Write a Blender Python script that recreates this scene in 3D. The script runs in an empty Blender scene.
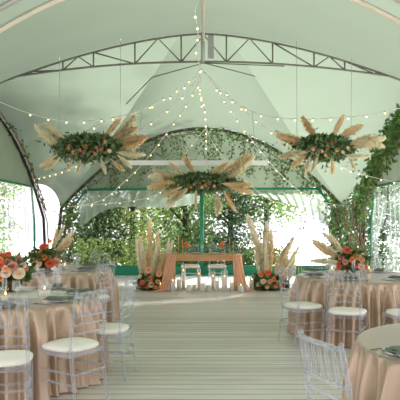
import bpy, math, random
from mathutils import Vector, Matrix, Euler
random.seed(11)
C = bpy.context.scene.collection
PI = math.pi
R = random.random
U = random.uniform
F = 570.0
CAMZ = 1.5

def at(px, py, Y):                       # a point at distance Y seen at that place of the photograph
    return Vector(((px - 200) * Y / F, Y, CAMZ + (220 - py) * Y / F))

def lin(c):
    return tuple(((v / 255) / 12.92 if v / 255 <= .04045 else ((v / 255 + .055) / 1.055) ** 2.4) for v in c)

# ------------------------------------------------------------------ materials
def newmat(name):
    m = bpy.data.materials.new(name); m.use_nodes = True
    nt = m.node_tree
    for n in list(nt.nodes): nt.nodes.remove(n)
    out = nt.nodes.new('ShaderNodeOutputMaterial')
    return m, nt, out

def mat(name, rgb, rough=.6, metal=0, var=.08, scale=8, bump=0, spec=.5, trans=0, sheen=0, coat=0, emit=None, estr=0, perisland=False):
    m, nt, out = newmat(name)
    p = nt.nodes.new('ShaderNodeBsdfPrincipled')
    c = lin(rgb)
    p.inputs['Roughness'].default_value = rough
    p.inputs['Metallic'].default_value = metal
    p.inputs['Specular IOR Level'].default_value = spec
    p.inputs['Sheen Weight'].default_value = sheen
    p.inputs['Coat Weight'].default_value = coat
    hsv = nt.nodes.new('ShaderNodeHueSaturation')
    hsv.inputs['Color'].default_value = (*c, 1)
    mr = nt.nodes.new('ShaderNodeMapRange')
    mr.inputs['To Min'].default_value = 1 - var * 2; mr.inputs['To Max'].default_value = 1 + var * 2
    if perisland:
        g = nt.nodes.new('ShaderNodeNewGeometry')
        nt.links.new(g.outputs['Random Per Island'], mr.inputs['Value'])
        mh = nt.nodes.new('ShaderNodeMapRange')
        mh.inputs['To Min'].default_value = .47; mh.inputs['To Max'].default_value = .53
        ml = nt.nodes.new('ShaderNodeMath'); ml.operation = 'MULTIPLY'; ml.inputs[1].default_value = 7.31
        fr = nt.nodes.new('ShaderNodeMath'); fr.operation = 'FRACT'
        nt.links.new(g.outputs['Random Per Island'], ml.inputs[0]); nt.links.new(ml.outputs[0], fr.inputs[0])
        nt.links.new(fr.outputs[0], mh.inputs['Value']); nt.links.new(mh.outputs[0], hsv.inputs['Hue'])
    else:
        tc = nt.nodes.new('ShaderNodeTexCoord')
        nz = nt.nodes.new('ShaderNodeTexNoise'); nz.inputs['Scale'].default_value = scale; nz.inputs['Detail'].default_value = 3
        nt.links.new(tc.outputs['Object'], nz.inputs['Vector'])
        nt.links.new(nz.outputs['Fac'], mr.inputs['Value'])
        if bump:
            b = nt.nodes.new('ShaderNodeBump'); b.inputs['Strength'].default_value = bump; b.inputs['Distance'].default_value = .01
            nt.links.new(nz.outputs['Fac'], b.inputs['Height']); nt.links.new(b.outputs[0], p.inputs['Normal'])
    nt.links.new(mr.outputs[0], hsv.inputs['Value'])
    nt.links.new(hsv.outputs[0], p.inputs['Base Color'])
    if emit:
        p.inputs['Emission Color'].default_value = (*lin(emit), 1); p.inputs['Emission Strength'].default_value = estr
    last = p.outputs[0]
    if trans:
        t = nt.nodes.new('ShaderNodeBsdfTranslucent'); nt.links.new(hsv.outputs[0], t.inputs['Color'])
        mx = nt.nodes.new('ShaderNodeMixShader'); mx.inputs[0].default_value = trans
        nt.links.new(last, mx.inputs[1]); nt.links.new(t.outputs[0], mx.inputs[2]); last = mx.outputs[0]
    nt.links.new(last, out.inputs[0])
    return m

def clearmat(name, rgb, opaque, rough=.08, tint=(255, 255, 255), fres=True, add=.5):
    """clear plastic / glass: see-through with a glossy skin"""
    m, nt, out = newmat(name)
    p = nt.nodes.new('ShaderNodeBsdfPrincipled'); p.inputs['Base Color'].default_value = (*lin(rgb), 1)
    p.inputs['Roughness'].default_value = rough; p.inputs['Coat Weight'].default_value = .3
    t = nt.nodes.new('ShaderNodeBsdfTransparent'); t.inputs[0].default_value = (*lin(tint), 1)
    mx = nt.nodes.new('ShaderNodeMixShader')
    if fres:
        lw = nt.nodes.new('ShaderNodeLayerWeight'); lw.inputs['Blend'].default_value = .45
        mr = nt.nodes.new('ShaderNodeMapRange'); mr.inputs['To Min'].default_value = opaque; mr.inputs['To Max'].default_value = min(1, opaque + add)
        nt.links.new(lw.outputs['Facing'], mr.inputs['Value']); nt.links.new(mr.outputs[0], mx.inputs[0])
    else:
        mx.inputs[0].default_value = opaque
    nt.links.new(t.outputs[0], mx.inputs[1]); nt.links.new(p.outputs[0], mx.inputs[2])
    nt.links.new(mx.outputs[0], out.inputs[0])
    return m

def sheermat(name, rgb, opaque):
    m, nt, out = newmat(name)
    d = nt.nodes.new('ShaderNodeBsdfDiffuse'); d.inputs[0].default_value = (*lin(rgb), 1)
    t2 = nt.nodes.new('ShaderNodeBsdfTranslucent'); t2.inputs[0].default_value = (*lin(rgb), 1)
    m1 = nt.nodes.new('ShaderNodeMixShader'); m1.inputs[0].default_value = .45
    t = nt.nodes.new('ShaderNodeBsdfTransparent')
    m2 = nt.nodes.new('ShaderNodeMixShader')
    lw = nt.nodes.new('ShaderNodeLayerWeight'); lw.inputs['Blend'].default_value = .5
    mr = nt.nodes.new('ShaderNodeMapRange'); mr.inputs['To Min'].default_value = opaque; mr.inputs['To Max'].default_value = min(1, opaque + .42)
    nt.links.new(lw.outputs['Facing'], mr.inputs['Value']); nt.links.new(mr.outputs[0], m2.inputs[0])
    nt.links.new(d.outputs[0], m1.inputs[1]); nt.links.new(t2.outputs[0], m1.inputs[2])
    nt.links.new(t.outputs[0], m2.inputs[1]); nt.links.new(m1.outputs[0], m2.inputs[2])
    nt.links.new(m2.outputs[0], out.inputs[0])
    return m

def floormat():
    m, nt, out = newmat('painted_planks')
    L = nt.links.new
    tc = nt.nodes.new('ShaderNodeTexCoord')
    br = nt.nodes.new('ShaderNodeTexBrick')
    br.offset = .5; br.inputs['Scale'].default_value = 1
    br.inputs['Brick Width'].default_value = 30; br.inputs['Row Height'].default_value = .145
    br.inputs['Mortar Size'].default_value = .006; br.inputs['Mortar Smooth'].default_value = .3
    br.inputs['Color1'].default_value = (*lin((208, 203, 196)), 1)
    br.inputs['Color2'].default_value = (*lin((240, 236, 230)), 1)
    br.inputs['Mortar'].default_value = (*lin((104, 100, 90)), 1)
    m0 = nt.nodes.new('ShaderNodeMapping'); m0.inputs['Location'].default_value = (10, .02, 0); m0.inputs['Rotation'].default_value = (0, 0, .004)
    L(tc.outputs['Object'], m0.inputs[0]); L(m0.outputs[0], br.inputs['Vector'])
    mp = nt.nodes.new('ShaderNodeMapping'); mp.inputs['Scale'].default_value = (.8, 14, 1)
    L(tc.outputs['Object'], mp.inputs[0])
    nz = nt.nodes.new('ShaderNodeTexNoise'); nz.inputs['Scale'].default_value = 2.2; nz.inputs['Detail'].default_value = 6
    L(mp.outputs[0], nz.inputs['Vector'])
    mr = nt.nodes.new('ShaderNodeMapRange'); mr.inputs['From Min'].default_value = .3; mr.inputs['From Max'].default_value = .7
    mr.inputs['To Min'].default_value = .84; mr.inputs['To Max'].default_value = 1.1
    L(nz.outputs['Fac'], mr.inputs['Value'])
    hs = nt.nodes.new('ShaderNodeHueSaturation'); L(br.outputs['Color'], hs.inputs['Color']); L(mr.outputs[0], hs.inputs['Value'])
    p = nt.nodes.new('ShaderNodeBsdfPrincipled'); p.inputs['Roughness'].default_value = .3
    L(hs.outputs[0], p.inputs['Base Color'])
    bp = nt.nodes.new('ShaderNodeBump'); bp.inputs['Strength'].default_value = .35; bp.inputs['Distance'].default_value = .01
    ad = nt.nodes.new('ShaderNodeMath'); ad.operation = 'SUBTRACT'
    L(nz.outputs['Fac'], ad.inputs[0]); L(br.outputs['Fac'], ad.inputs[1]); L(ad.outputs[0], bp.inputs['Height'])
    L(bp.outputs[0], p.inputs['Normal'])
    L(p.outputs[0], out.inputs[0])
    return m

M = {}
M['canvas'] = mat('sage_canvas', (137, 152, 133), .55, var=.03, scale=.7, trans=.26, spec=.3)
M['canvas_wall'] = mat('sage_wall_canvas', (146, 160, 138), .7, var=.05, scale=1.2, trans=.14, spec=.2)
M['hem'] = mat('cream_hem', (226, 214, 196), .6, var=.04)
M['steel'] = mat('truss_steel', (140, 136, 130), .45, .55, var=.12)
M['palesteel'] = mat('pale_steel', (190, 188, 186), .4, .4, var=.06)
M['darksteel'] = mat('dark_steel', (62, 58, 52), .55, .3, var=.15)
M['green'] = mat('green_paint', (10, 128, 92), .45, var=.06)
M['white'] = mat('white_paint', (248, 248, 250), .4, var=.02)
M['cord'] = mat('pale_cord', (236, 236, 226), .7, var=.02)
M['bulb'] = mat('warm_bulb', (255, 240, 205), .3, emit=(255, 226, 168), estr=.95)
M['socket'] = mat('socket', (120, 118, 105), .6)
M['acrylic'] = clearmat('clear_acrylic', (224, 227, 234), .10, .05, (245, 246, 248))
M['glass'] = clearmat('clear_glass', (240, 244, 246), .05, .04, add=.25)
M['cushion'] = mat('cream_cushion', (252, 247, 236), .75, var=.02, scale=20, sheen=.2)
M['satin'] = mat('champagne_satin', (180, 156, 130), .3, .42, var=.04, scale=4, spec=.9, sheen=.3)
M['satintop'] = M['satin']
M['napkin'] = mat('sage_napkin', (112, 124, 106), .8, var=.1, scale=20)
M['china'] = mat('white_china', (232, 232, 226), .25, var=.01)
M['cutlery'] = mat('dark_metal', (60, 60, 58), .3, .8)
M['linen'] = mat('white_linen', (232, 230, 222), .7, var=.03, scale=10)
M['wood'] = mat('honey_wood', (206, 158, 110), .5, var=.14, scale=5)
M['peach'] = mat('peach_chiffon', (236, 184, 150), .7, var=.06, scale=6, trans=.3)
M['gold'] = mat('gold_metal', (206, 166, 98), .35, .8)
M['bronze'] = mat('copper_bowl', (138, 84, 52), .4, .6)
M['wax'] = mat('white_wax', (254, 252, 246), .5, var=.01, trans=.35)
M['flame'] = mat('flame', (255, 220, 150), .5, emit=(255, 190, 96), estr=6)
M['pampas'] = mat('pampas_tan', (255, 238, 204), .85, var=.07, trans=.25, perisland=True)
M['pampas_pale'] = mat('pampas_cream', (255, 249, 228), .85, var=.05, trans=.25, perisland=True)
M['stem'] = mat('dry_stem', (180, 150, 100), .8)
M['leaf'] = mat('floral_leaf', (92, 120, 62), .5, var=.35, trans=.3, perisland=True)
M['euca'] = mat('grey_green_leaf', (122, 144, 104), .55, var=.2, trans=.25, perisland=True)
M['vine'] = mat('vine_leaf', (104, 138, 78), .5, var=.3, trans=.4, perisland=True)
M['vinestem'] = mat('vine_stem', (132, 112, 84), .8)
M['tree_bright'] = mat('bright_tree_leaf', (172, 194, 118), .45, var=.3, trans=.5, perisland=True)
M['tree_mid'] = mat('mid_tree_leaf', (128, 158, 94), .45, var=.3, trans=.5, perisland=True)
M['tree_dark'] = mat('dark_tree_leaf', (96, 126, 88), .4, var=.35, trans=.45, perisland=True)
M['bark'] = mat('bark', (74, 64, 52), .9, var=.2, bump=.6)
M['grass'] = mat('pale_gravel', (206, 204, 190), .9, var=.25, scale=14, bump=.5)
M['sheer'] = sheermat('sheer_curtain', (196, 210, 200), .10)
M['swag'] = sheermat('gathered_sheer', (168, 184, 168), .72)
M['orange'] = mat('orange_petal', (246, 146, 82), .6, var=.12, trans=.2)
M['peachp'] = mat('peach_petal', (248, 190, 146), .6, var=.08, trans=.25)
M['creamp'] = mat('cream_petal', (250, 226, 200), .6, var=.06, trans=.25)
M['coral'] = mat('coral_petal', (232, 112, 76), .6, var=.12, trans=.2)
M['pinkp'] = mat('dusty_pink_petal', (220, 156, 140), .6, var=.08, trans=.25)
M['floor'] = floormat()

# ------------------------------------------------------------------ mesh builder
class MB:
    def __init__(s): s.v = []; s.f = []
    def add(s, vs, fs):
        o = len(s.v); s.v += [tuple(v) for v in vs]; s.f += [tuple(i + o for i in f) for f in fs]
    def box(s, c, d, rz=0):
        c = Vector(c); x, y, z = d[0] / 2, d[1] / 2, d[2] / 2; m = Matrix.Rotation(rz, 3, 'Z')
        vs = [c + m @ Vector((i * x, j * y, k * z)) for i in (-1, 1) for j in (-1, 1) for k in (-1, 1)]
        s.add(vs, [(0, 1, 3, 2), (4, 6, 7, 5), (0, 4, 5, 1), (2, 3, 7, 6), (0, 2, 6, 4), (1, 5, 7, 3)])
    def tube(s, pts, r, n=6, cap=True):
        pts = [Vector(p) for p in pts]
        rs = r if isinstance(r, (list, tuple)) else [r] * len(pts)
        vs = []; fs = []; pn = None
        for i, p in enumerate(pts):
            a = pts[max(0, i - 1)]; b = pts[min(len(pts) - 1, i + 1)]
            t = (b - a)
            t = t.normalized() if t.length > 1e-9 else Vector((0, 0, 1))
            if pn is None:
                up = Vector((0, 0, 1)) if abs(t.z) < .9 else Vector((1, 0, 0))
                u = t.cross(up).normalized()
            else:
                u = (pn - t * pn.dot(t)).normalized()
            pn = u; w = t.cross(u)
            for k in range(n):
                an = 2 * PI * k / n
                vs.append(p + (u * math.cos(an) + w * math.sin(an)) * rs[i])
        for i in range(len(pts) - 1):
            for k in range(n):
                a = i * n + k; b = i * n + (k + 1) % n
                fs.append((a, b, b + n, a + n))
        if cap:
            fs.append(tuple(range(n))[::-1]); fs.append(tuple((len(pts) - 1) * n + k for k in range(n)))
        s.add(vs, fs)
    def lathe(s, prof, c=(0, 0, 0), n=24):
        c = Vector(c); vs = []; fs = []
        for (r, z) in prof:
            for k in range(n):
                a = 2 * PI * k / n; vs.append(c + Vector((r * math.cos(a), r * math.sin(a), z)))
        for i in range(len(prof) - 1):
            for k in range(n):
                a = i * n + k; b = i * n + (k + 1) % n; fs.append((a, b, b + n, a + n))
        if prof[0][0] > 1e-5: fs.append(tuple(range(n))[::-1])
        if prof[-1][0] > 1e-5: fs.append(tuple((len(prof) - 1) * n + k for k in range(n)))
        s.add(vs, fs)
    def grid(s, fn, nu, nv):
        vs = [fn(i / nu, j / nv) for j in range(nv + 1) for i in range(nu + 1)]
        fs = [(j * (nu + 1) + i, j * (nu + 1) + i + 1, (j + 1) * (nu + 1) + i + 1, (j + 1) * (nu + 1) + i) for j in range(nv) for i in range(nu)]
        s.add(vs, fs)
    def leaf(s, p, d, l, w, nrm=None):
        p = Vector(p); d = Vector(d).normalized()
        n = Vector((U(-1, 1), U(-1, 1), U(-1, 1))) if nrm is None else Vector(nrm)
        sd = d.cross(n)
        if sd.length < 1e-3: sd = d.cross(Vector((0, .3, 1)))
        sd.normalize(); n = sd.cross(d)
        m = p + d * l * .45
        s.add([p, m + sd * w / 2 + n * w * .12, p + d * l, m - sd * w / 2 + n * w * .12], [(0, 1, 2), (0, 2, 3)])
    def blob(s, c, r, n=6, m=4, sq=(1, 1, 1)):
        c = Vector(c)
        prof = []
        vs = [c + Vector((0, 0, -r * sq[2]))]
        for j in range(1, m):
            ph = PI * j / m
            for k in range(n):
                a = 2 * PI * k / n
                vs.append(c + Vector((r * sq[0] * math.sin(ph) * math.cos(a), r * sq[1] * math.sin(ph) * math.sin(a), -r * sq[2] * math.cos(ph))))
        vs.append(c + Vector((0, 0, r * sq[2])))
        fs = [(0, 1 + (k + 1) % n, 1 + k) for k in range(n)]
        for j in range(m - 2):
            for k in range(n):
                a = 1 + j * n + k; b = 1 + j * n + (k + 1) % n; fs.append((a, b, b + n, a + n))
        L_ = len(vs) - 1; o = 1 + (m - 2) * n
        fs += [(L_, o + k, o + (k + 1) % n) for k in range(n)]
        s.add(vs, fs)
    def mesh(s, name, m, smooth=True):
        me = bpy.data.meshes.new(name); me.from_pydata(s.v, [], s.f); me.materials.append(m)
        if smooth: me.shade_smooth()
        me.update(); return me
    def build(s, name, m, parent=None, smooth=True):
        o = bpy.data.objects.new(name, s.mesh(name, m, smooth)); C.objects.link(o)
        if parent: o.parent = parent
        return o

def tag(o, label=None, cat=None, group=None, kind=None):
    if label: o['label'] = label
    if cat: o['category'] = cat
    if group: o['group'] = group
    if kind: o['kind'] = kind
    return o

def empty(name, loc, label, cat, group=None, rz=0):
    o = bpy.data.objects.new(name, None); C.objects.link(o); o.location = loc; o.rotation_euler = (0, 0, rz)
    o.empty_display_size = .1
    return tag(o, label, cat, group)

def place(name, me, parent, loc=(0, 0, 0), rot=(0, 0, 0), sc=1):
    o = bpy.data.objects.new(name, me); C.objects.link(o); o.parent = parent
    o.location = loc; o.rotation_euler = rot; o.scale = (sc, sc, sc) if not isinstance(sc, tuple) else sc
    return o

def copy_tree(o, parent=None):
    c = o.copy(); C.objects.link(c); c.parent = parent
    for ch in list(o.children): copy_tree(ch, c)
    return c

def structure(o):
    o['kind'] = 'structure'; return o

def bez(p0, p1, p2, n=12):
    p0, p1, p2 = Vector(p0), Vector(p1), Vector(p2)
    return [(1 - t) ** 2 * p0 + 2 * t * (1 - t) * p1 + t * t * p2 for t in [i / n for i in range(n + 1)]]

# ------------------------------------------------------------------ ground, floor
g = MB()
def gfn(u, v):
    x = -30 + 60 * u; y = -12 + 60 * v
    return (x, y, -.28 + .05 * math.sin(x * .7) * math.cos(y * .5))
g.grid(gfn, 40, 40)
o = g.build('ground', M['grass']); structure(o)
b = MB(); b.box((.07, 6.0, -.14), (9.2, 19.3, .28)); o = b.build('floor', M['floor'], smooth=False); structure(o)

# ------------------------------------------------------------------ tent canopy
TX = .07; YT = 10.6; YB = 15.5; HX = 4.27
def back(u): return Vector((TX + 3.86 * u, YB, 4.03 - 2.18 * u * u))
def topz(x): return 4.99 - .83 * (abs(x - TX) / 3.57) ** 1.6
def botz(x): return 4.44 - .29 * ((x - TX) / 3.57) ** 2
def sidez(y): return topz(TX + HX) - .105 * (y - YT) ** 2
YS = 14.35
def lerp(a, b, t): return a + (b - a) * t
def coons(c0, c1, d0, d1):
    def f(u, v):
        A, B, Cc, D = c0(0), c0(1), c1(0), c1(1)
        return lerp(c0(u), c1(u), v) + lerp(d0(v), d1(v), u) - (A * (1 - u) * (1 - v) + B * u * (1 - v) + Cc * (1 - u) * v + D * u * v)
    return f
def fold(sg):
    a = Vector((TX + .45 * sg, YT, topz(TX + .45))); c = back(sg)
    return lambda t: lerp(a, c, t) - Vector((0, 0, .45 * t * (1 - t)))
def rear_patch():
    c0 = lambda u: Vector((TX - .45 + .9 * u, YT, topz(TX - .45 + .9 * u)))
    return coons(c0, lambda u: back(-1 + 2 * u), fold(-1), fold(1))
def side_patch(sg):
    c0 = lambda u: Vector((TX + sg * (.45 + (HX - .45) * u), YT, topz(TX + (.45 + (HX - .45) * u))))
    d1 = lambda v: Vector((TX + sg * HX, YT + (YS - YT) * v, sidez(YT + (YS - YT) * v)))
    e0 = back(sg); e1 = d1(1)
    c1 = lambda u: lerp(e0, e1, u) + Vector((-sg * .30, -.2, .42)) * 4 * u * (1 - u) * .42
    return coons(c0, c1, fold(sg), d1)
def canopy(ymap, name, v0=0):
    m = MB()
    for k, fn in enumerate((rear_patch(), side_patch(-1), side_patch(1))):
        def g_(u, v, fn=fn):
            p = fn(u, v0 + (1 - v0) * v); return (p.x, ymap(p.y), p.z)
        m.grid(g_, 28, 28)
    return structure(m.build(name, M['canvas']))
canopy(lambda y: y, 'ceiling')
m = MB()
def front_bay(u, v):
    a = Vector((TX + HX * (2 * u - 1), YT, topz(TX + HX * (2 * u - 1)))); f = back(2 * u - 1); f.y = 2 * YT - YB
    p = lerp(a, f, v); p.z -= .10 * 4 * v * (1 - v) * (1 - .6 * abs(2 * u - 1))
    return p
m.grid(front_bay, 60, 24); structure(m.build('ceiling_front', M['canvas']))
canopy(lambda y: y - 9.83, 'ceiling_near', .0)
canopy(lambda y: 2 * (YT - 9.83) - (y - 9.83), 'ceiling_added_shade')  # unseen bay behind the camera, added to block light on the near floor
YF = 2 * YT - YB      # 5.7

# hems where the canvas wraps the front arch, and the neighbouring steel arch
def arch_pts(Y, n=40, lo=-1, hi=1, dz=0, sx=1):
    return [Vector((TX + 3.86 * sx * t, Y, 4.03 - 2.18 * t * t + dz)) for t in [lo + (hi - lo) * i / n for i in range(n + 1)]]
m = MB(); m.tube([Vector((TX - 4.05, YF, 0))] + arch_pts(YF) + [Vector((TX + 4.05, YF, 0))], .032, 8); o = m.build('arch_pole', M['hem']); tag(o, 'cream wrapped pole arching overhead, nearest edge of the big canopy', 'tent pole')
m = MB(); m.tube([Vector((TX - 4.05, 5.33, 0))] + arch_pts(5.33, dz=.0) + [Vector((TX + 4.05, 5.33, 0))], .03, 8); o = m.build('arch_pole', M['palesteel']); tag(o, 'pale steel pole arching overhead in the very top corners', 'tent pole')

# side arches of the big bay, ending on the ground
for sg in (-1, 1):
    X = TX + sg * HX
    ys = [YT - 4.7 + 9.4 * i / 40 for i in range(41)]
    pts = [Vector((X, y, sidez(y) - .02)) for y in ys]
    pts = [Vector((X, ys[0] - .25, .0))] + pts + [Vector((X, ys[-1] + .25, .0))]
    m = MB(); m.tube(pts, .04, 8); e = empty('side_arch', (0, 0, 0), 'dark steel side arch curving down along the %s edge of the canopy' % ('left' if sg < 0 else 'vine-covered right'), 'tent arch')
    m.build('outer_pipe', M['darksteel'], e)
    m = MB(); m.tube([p + Vector((-sg * .1, 0, -.1 if 0 < i < 42 else 0)) for i, p in enumerate(pts)], .018, 6); m.build('inner_pipe', M['palesteel'], e)
    m = MB()
    for i in range(2, 41, 2):
        m.tube([pts[i], pts[i] + Vector((-sg * .1, .05, -.1))], .012, 5)
    m.build('lacing', M['palesteel'], e)

# rear arch: laced double pipe
e = empty('rear_arch', (TX, YB, 0), 'dark laced steel arch at the far end of the tent, wound with vines', 'tent arch')
pl = arch_pts(YB + .08, dz=-.03)
pl = [Vector((TX - 4.05, YB + .08, 0))] + pl + [Vector((TX + 4.05, YB + .08, 0))]
loc = Vector((TX, YB, 0))
m = MB(); m.tube([p - loc for p in pl], .045, 8); m.build('outer_pipe', M['darksteel'], e)
pi_ = arch_pts(YB + .05, dz=-.17, sx=.965)
m = MB(); m.tube([p - loc for p in pi_], .022, 6); m.build('inner_pipe', M['steel'], e)
m = MB()
for i in range(0, 40):
    m.tube([pl[i + 1] - loc, pi_[i + (i % 2)] - loc], .010, 5)
m.build('lacing', M['steel'], e)

# crescent truss
e = empty('crescent_truss', (TX, YT, 0), 'grey steel crescent truss spanning the tent under the canopy', 'truss')
loc = Vector((TX, YT, 0))
xs = [-HX + 2 * HX * i / 48 for i in range(49)]
m = MB(); m.tube([(x, 0, topz(TX + x) - .03) for x in xs], .019, 8); m.build('top_chord', M['steel'], e)
m = MB(); m.tube([(x, -.02, botz(TX + x) if abs(x) < 3.57 else topz(TX + x) - .04) for x in xs], .019, 8); m.build('bottom_chord', M['steel'], e)
wx = [-3.1, -2.75, -2.3, -1.92, -1.55, -1.15, -.78, -.3, .3, .72, 1.05, 1.42, 1.78, 2.2, 2.6, 3.0]
wx = [-3.2, -2.62, -2.05, -1.28, -.42, .42, 1.28, 2.05, 2.62, 3.2]
for x in wx:
    m = MB(); m.tube([(x, 0, topz(TX + x) - .03), (x, 0, botz(TX + x))], .016, 6); m.build('strut', M['steel'], e)
for i in range(len(wx) - 1):
    a, b_ = wx[i], wx[i + 1]
    if i == 4: continue
    mid = (a + b_) / 2
    m = MB()
    if i < 4: m.tube([(a, 0, botz(TX + a)), (mid, 0, topz(TX + mid) - .03), (b_, 0, botz(TX + b_))] if i % 2 == 1 else [(a, 0, topz(TX + a) - .03), (b_, 0, botz(TX + b_))], .014, 6)
    else: m.tube([(a, 0, botz(TX + a)), (mid, 0, topz(TX + mid) - .03), (b_, 0, botz(TX + b_))] if i % 2 == 1 else [(a, 0, topz(TX + a) - .03), (b_, 0, botz(TX + b_))], .014, 6)
    m.build('brace', M['steel'], e)
m = MB(); m.tube([(-.42, 0, botz(0)), (0, 0, topz(TX) - .05), (.42, 0, botz(0))], .014, 6); m.build('brace', M['steel'], e)
m = MB(); m.tube([(-.02, -.05, topz(TX)), (-.02, -.05, 4.42)], .035, 8); m.build('centre_post', M['palesteel'], e)
m = MB(); m.box((.13, 0, 4.72), (.11, .04, .42)); m.build('joint_plate', M['palesteel'], e, False)
m = MB()
for a, b_ in (((0, 0, 4.42), (-1.0, .5, 4.28)), ((0, 0, 4.42), (1.0, .5, 4.3)), ((0, 0, 4.44), (-1.6, .0, 4.40)), ((0, 0, 4.42), (1.5, 0, 4.36)), ((-1.0, .5, 4.28), (-1.6, 1.2, 3.9))):
    m.tube([a, b_], .011, 5)
m.build('tie_rod', M['steel'], e)

# ridge tube from front arch to truss and on to the rear arch
m = MB(); m.tube(bez((TX - .03, YF, 4.0), (TX - .03, 8.4, 4.35), (TX, YT - .1, 4.8), 10), .024, 8)
tag(m.build('ridge_pole', M['hem']), 'pale ridge pole running overhead to the centre of the truss', 'tent pole')

# rear and side canvas gables above the green rails
RZ = 2.32
def gable_x(z): return 3.86 * math.sqrt(max(0, (4.0 - z) / 2.18))
m = MB()
def gb(u, v):
    z = RZ + (3.98 - RZ) * v; w = gable_x(z)
    x = TX - w + 2 * w * u
    return (x, YB + .28 + .03 * math.sin(x * 9), z)
m.grid(gb, 80, 16); structure(m.build('wall_back', M['canvas_wall']))
for sg in (-1, 1):
    m = MB()
    def gs(u, v):
        z = RZ + (topz(TX + HX) - .08 - RZ) * v; hw = math.sqrt(max(0, (topz(TX + HX) + .02 - z) / .105))
        y = YT - hw + 2 * hw * u
        return (TX + sg * (HX + .03) + .02 * math.sin(y * 11), y, z)
    m.grid(gs, 80, 14); structure(m.build('wall_left' if sg < 0 else 'wall_right', M['canvas_wall']))

# green painted frame at the back
e = empty('green_frame', (TX, YB - .1, 0), 'green painted steel frame with centre post across the far opening', 'frame')
m = MB(); m.tube([(-3.1, 0, RZ), (3.2, 0, RZ + .03)], .033, 8); m.build('rail', M['green'], e)
m = MB(); m.tube([(-.02, 0, 0), (-.02, 0, RZ)], .05, 8); m.build('post', M['green'], e)
for sg in (-1, 1):
    m = MB(); m.tube([(sg * 3.15, 0, RZ), (sg * 3.55, 0, 1.75), (sg * 3.72, 0, 1.2), (sg * 3.8, 0, 0)], .03, 8); m.build('post', M['green'], e)
m = MB(); m.box((0, 0, .03), (.34, .1, .06)); m.box((0, 0, .09), (.2, .08, .06)); m.build('foot_plate', M['green'], e)
for sg in (-1, 1):
    e = empty('green_frame', (TX + sg * (HX - .06), YT, 0), 'green painted frame carrying the sheer curtains on the %s side' % ('left' if sg < 0 else 'right'), 'frame')
    m = MB(); m.tube([(0, -3.4, RZ), (0, 3.4, RZ)], .03, 8); m.build('rail', M['green'], e)
    m = MB(); m.tube([(0, 3.4, RZ), (-sg * .03, 3.55, 1.4), (0, 3.7, 0)], .028, 8); m.build('post', M['green'], e)
# low green boards on the floor edge
for i, (x0, x1) in enumerate(((-3.0, -.12), (.12, 3.55))):
    m = MB(); m.box(((x0 + x1) / 2, 15.48, .125), (x1 - x0, .05, .25)); m.tube([(x0, 15.46, .25), (x1, 15.46, .25)], .018, 6)
    tag(m.build('low_barrier', M['green'], None, False), 'low green board along the far floor edge, %s of the green centre post' % ('left' if i == 0 else 'right'), 'barrier')

# white beam hanging over the head table
e = empty('hanging_beam', (-.07, 12.55, 2.76), 'long white beam hanging level in front of the rear arch', 'beam')
m = MB(); m.box((0, 0, 0), (3.1, .09, .095)); m.build('beam', M['white'], e, False)
for x in (-1.3, 1.3):
    m = MB(); m.tube([(x, 0, .04), (x * .95, .2, 1.16)], .005, 4); m.build('suspension_wire', M['palesteel'], e)

# ------------------------------------------------------------------ curtains
def curtain(name, X, y0, y1, z0, z1, ph, label, m_, amp=.05, cat='curtain', group=None, tie=None):
    m = MB()
    def f(u, v):
        z = z0 + (z1 - z0) * v; y = y0 + (y1 - y0) * u
        if tie is not None:
            k = math.exp(-((v - .38) / .22) ** 2) * .75 * (1 if v > .38 else 1)
            y = lerp(y, tie, k)
        a = amp * (.5 + .8 * (1 - v))
        return (X + a * math.sin(u * 2 * PI * (y1 - y0) * 3.3 + ph + .8 * math.sin(v * 2 + ph)), y + .03 * math.sin(v * 7 + u * 30), z)
    m.grid(f, 120, 14)
    return tag(m.build(name, m_), label, cat, group)
names = {-1: 'left', 1: 'right'}
for sg in (-1, 1):
    X = TX + sg * (HX - .12)
    curtain('sheer_curtain', X, 6.9, 8.1, .1, RZ - .02, 4, 'gathered sheer white curtain, added unseen at the start of the %s side to soften the sun' % names[sg], M['sheer'])  # out of frame, added against sun patches on the floor
    curtain('sheer_curtain', X, 8.2, 10.9, .1, RZ - .02, 1, 'gathered sheer white curtain hanging nearest along the %s side' % names[sg], M['sheer'])
    curtain('sheer_curtain', X, 11.2, 12.8, .1, RZ - .02, 2, 'gathered sheer white curtain in the middle of the %s side' % names[sg], M['sheer'])
    curtain('sheer_curtain', X, 12.95, 13.95, .1, RZ - .02, 3, 'gathered sheer white curtain by the far corner of the %s side' % names[sg], M['sheer'], tie=13.9 if sg > 0 else None)
# gathered swags behind the green rail
def swag(x0, x1, zl, zr, label, ph):
    m = MB()
    def f(u, v):
        x = x0 + (x1 - x0) * u
        zb = zl(u)
        z = RZ - .01 + (zb - RZ) * v
        return (x + .22 * v * math.sin(u * 3.1) * (1 if x > 0 else -1), YB + .12 + .045 * math.sin(u * (x1 - x0) * 26 + ph) * (.3 + v), z)
    m.grid(f, 130, 10)
    return tag(m.build('gathered_curtain', M['swag']), label, 'curtain')
swag(-3.3, .0, lambda u: 2.02 - .75 * (1 - u) ** 2.2 + .14 * math.sin(u * 6), 0, 'grey-green curtain gathered up left of the green centre post', 0)
swag(.6, 3.5, lambda u: 2.25 - .95 * u ** 2.0, 0, 'grey-green pleated curtain gathered up right of the green centre post', 1)

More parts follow.
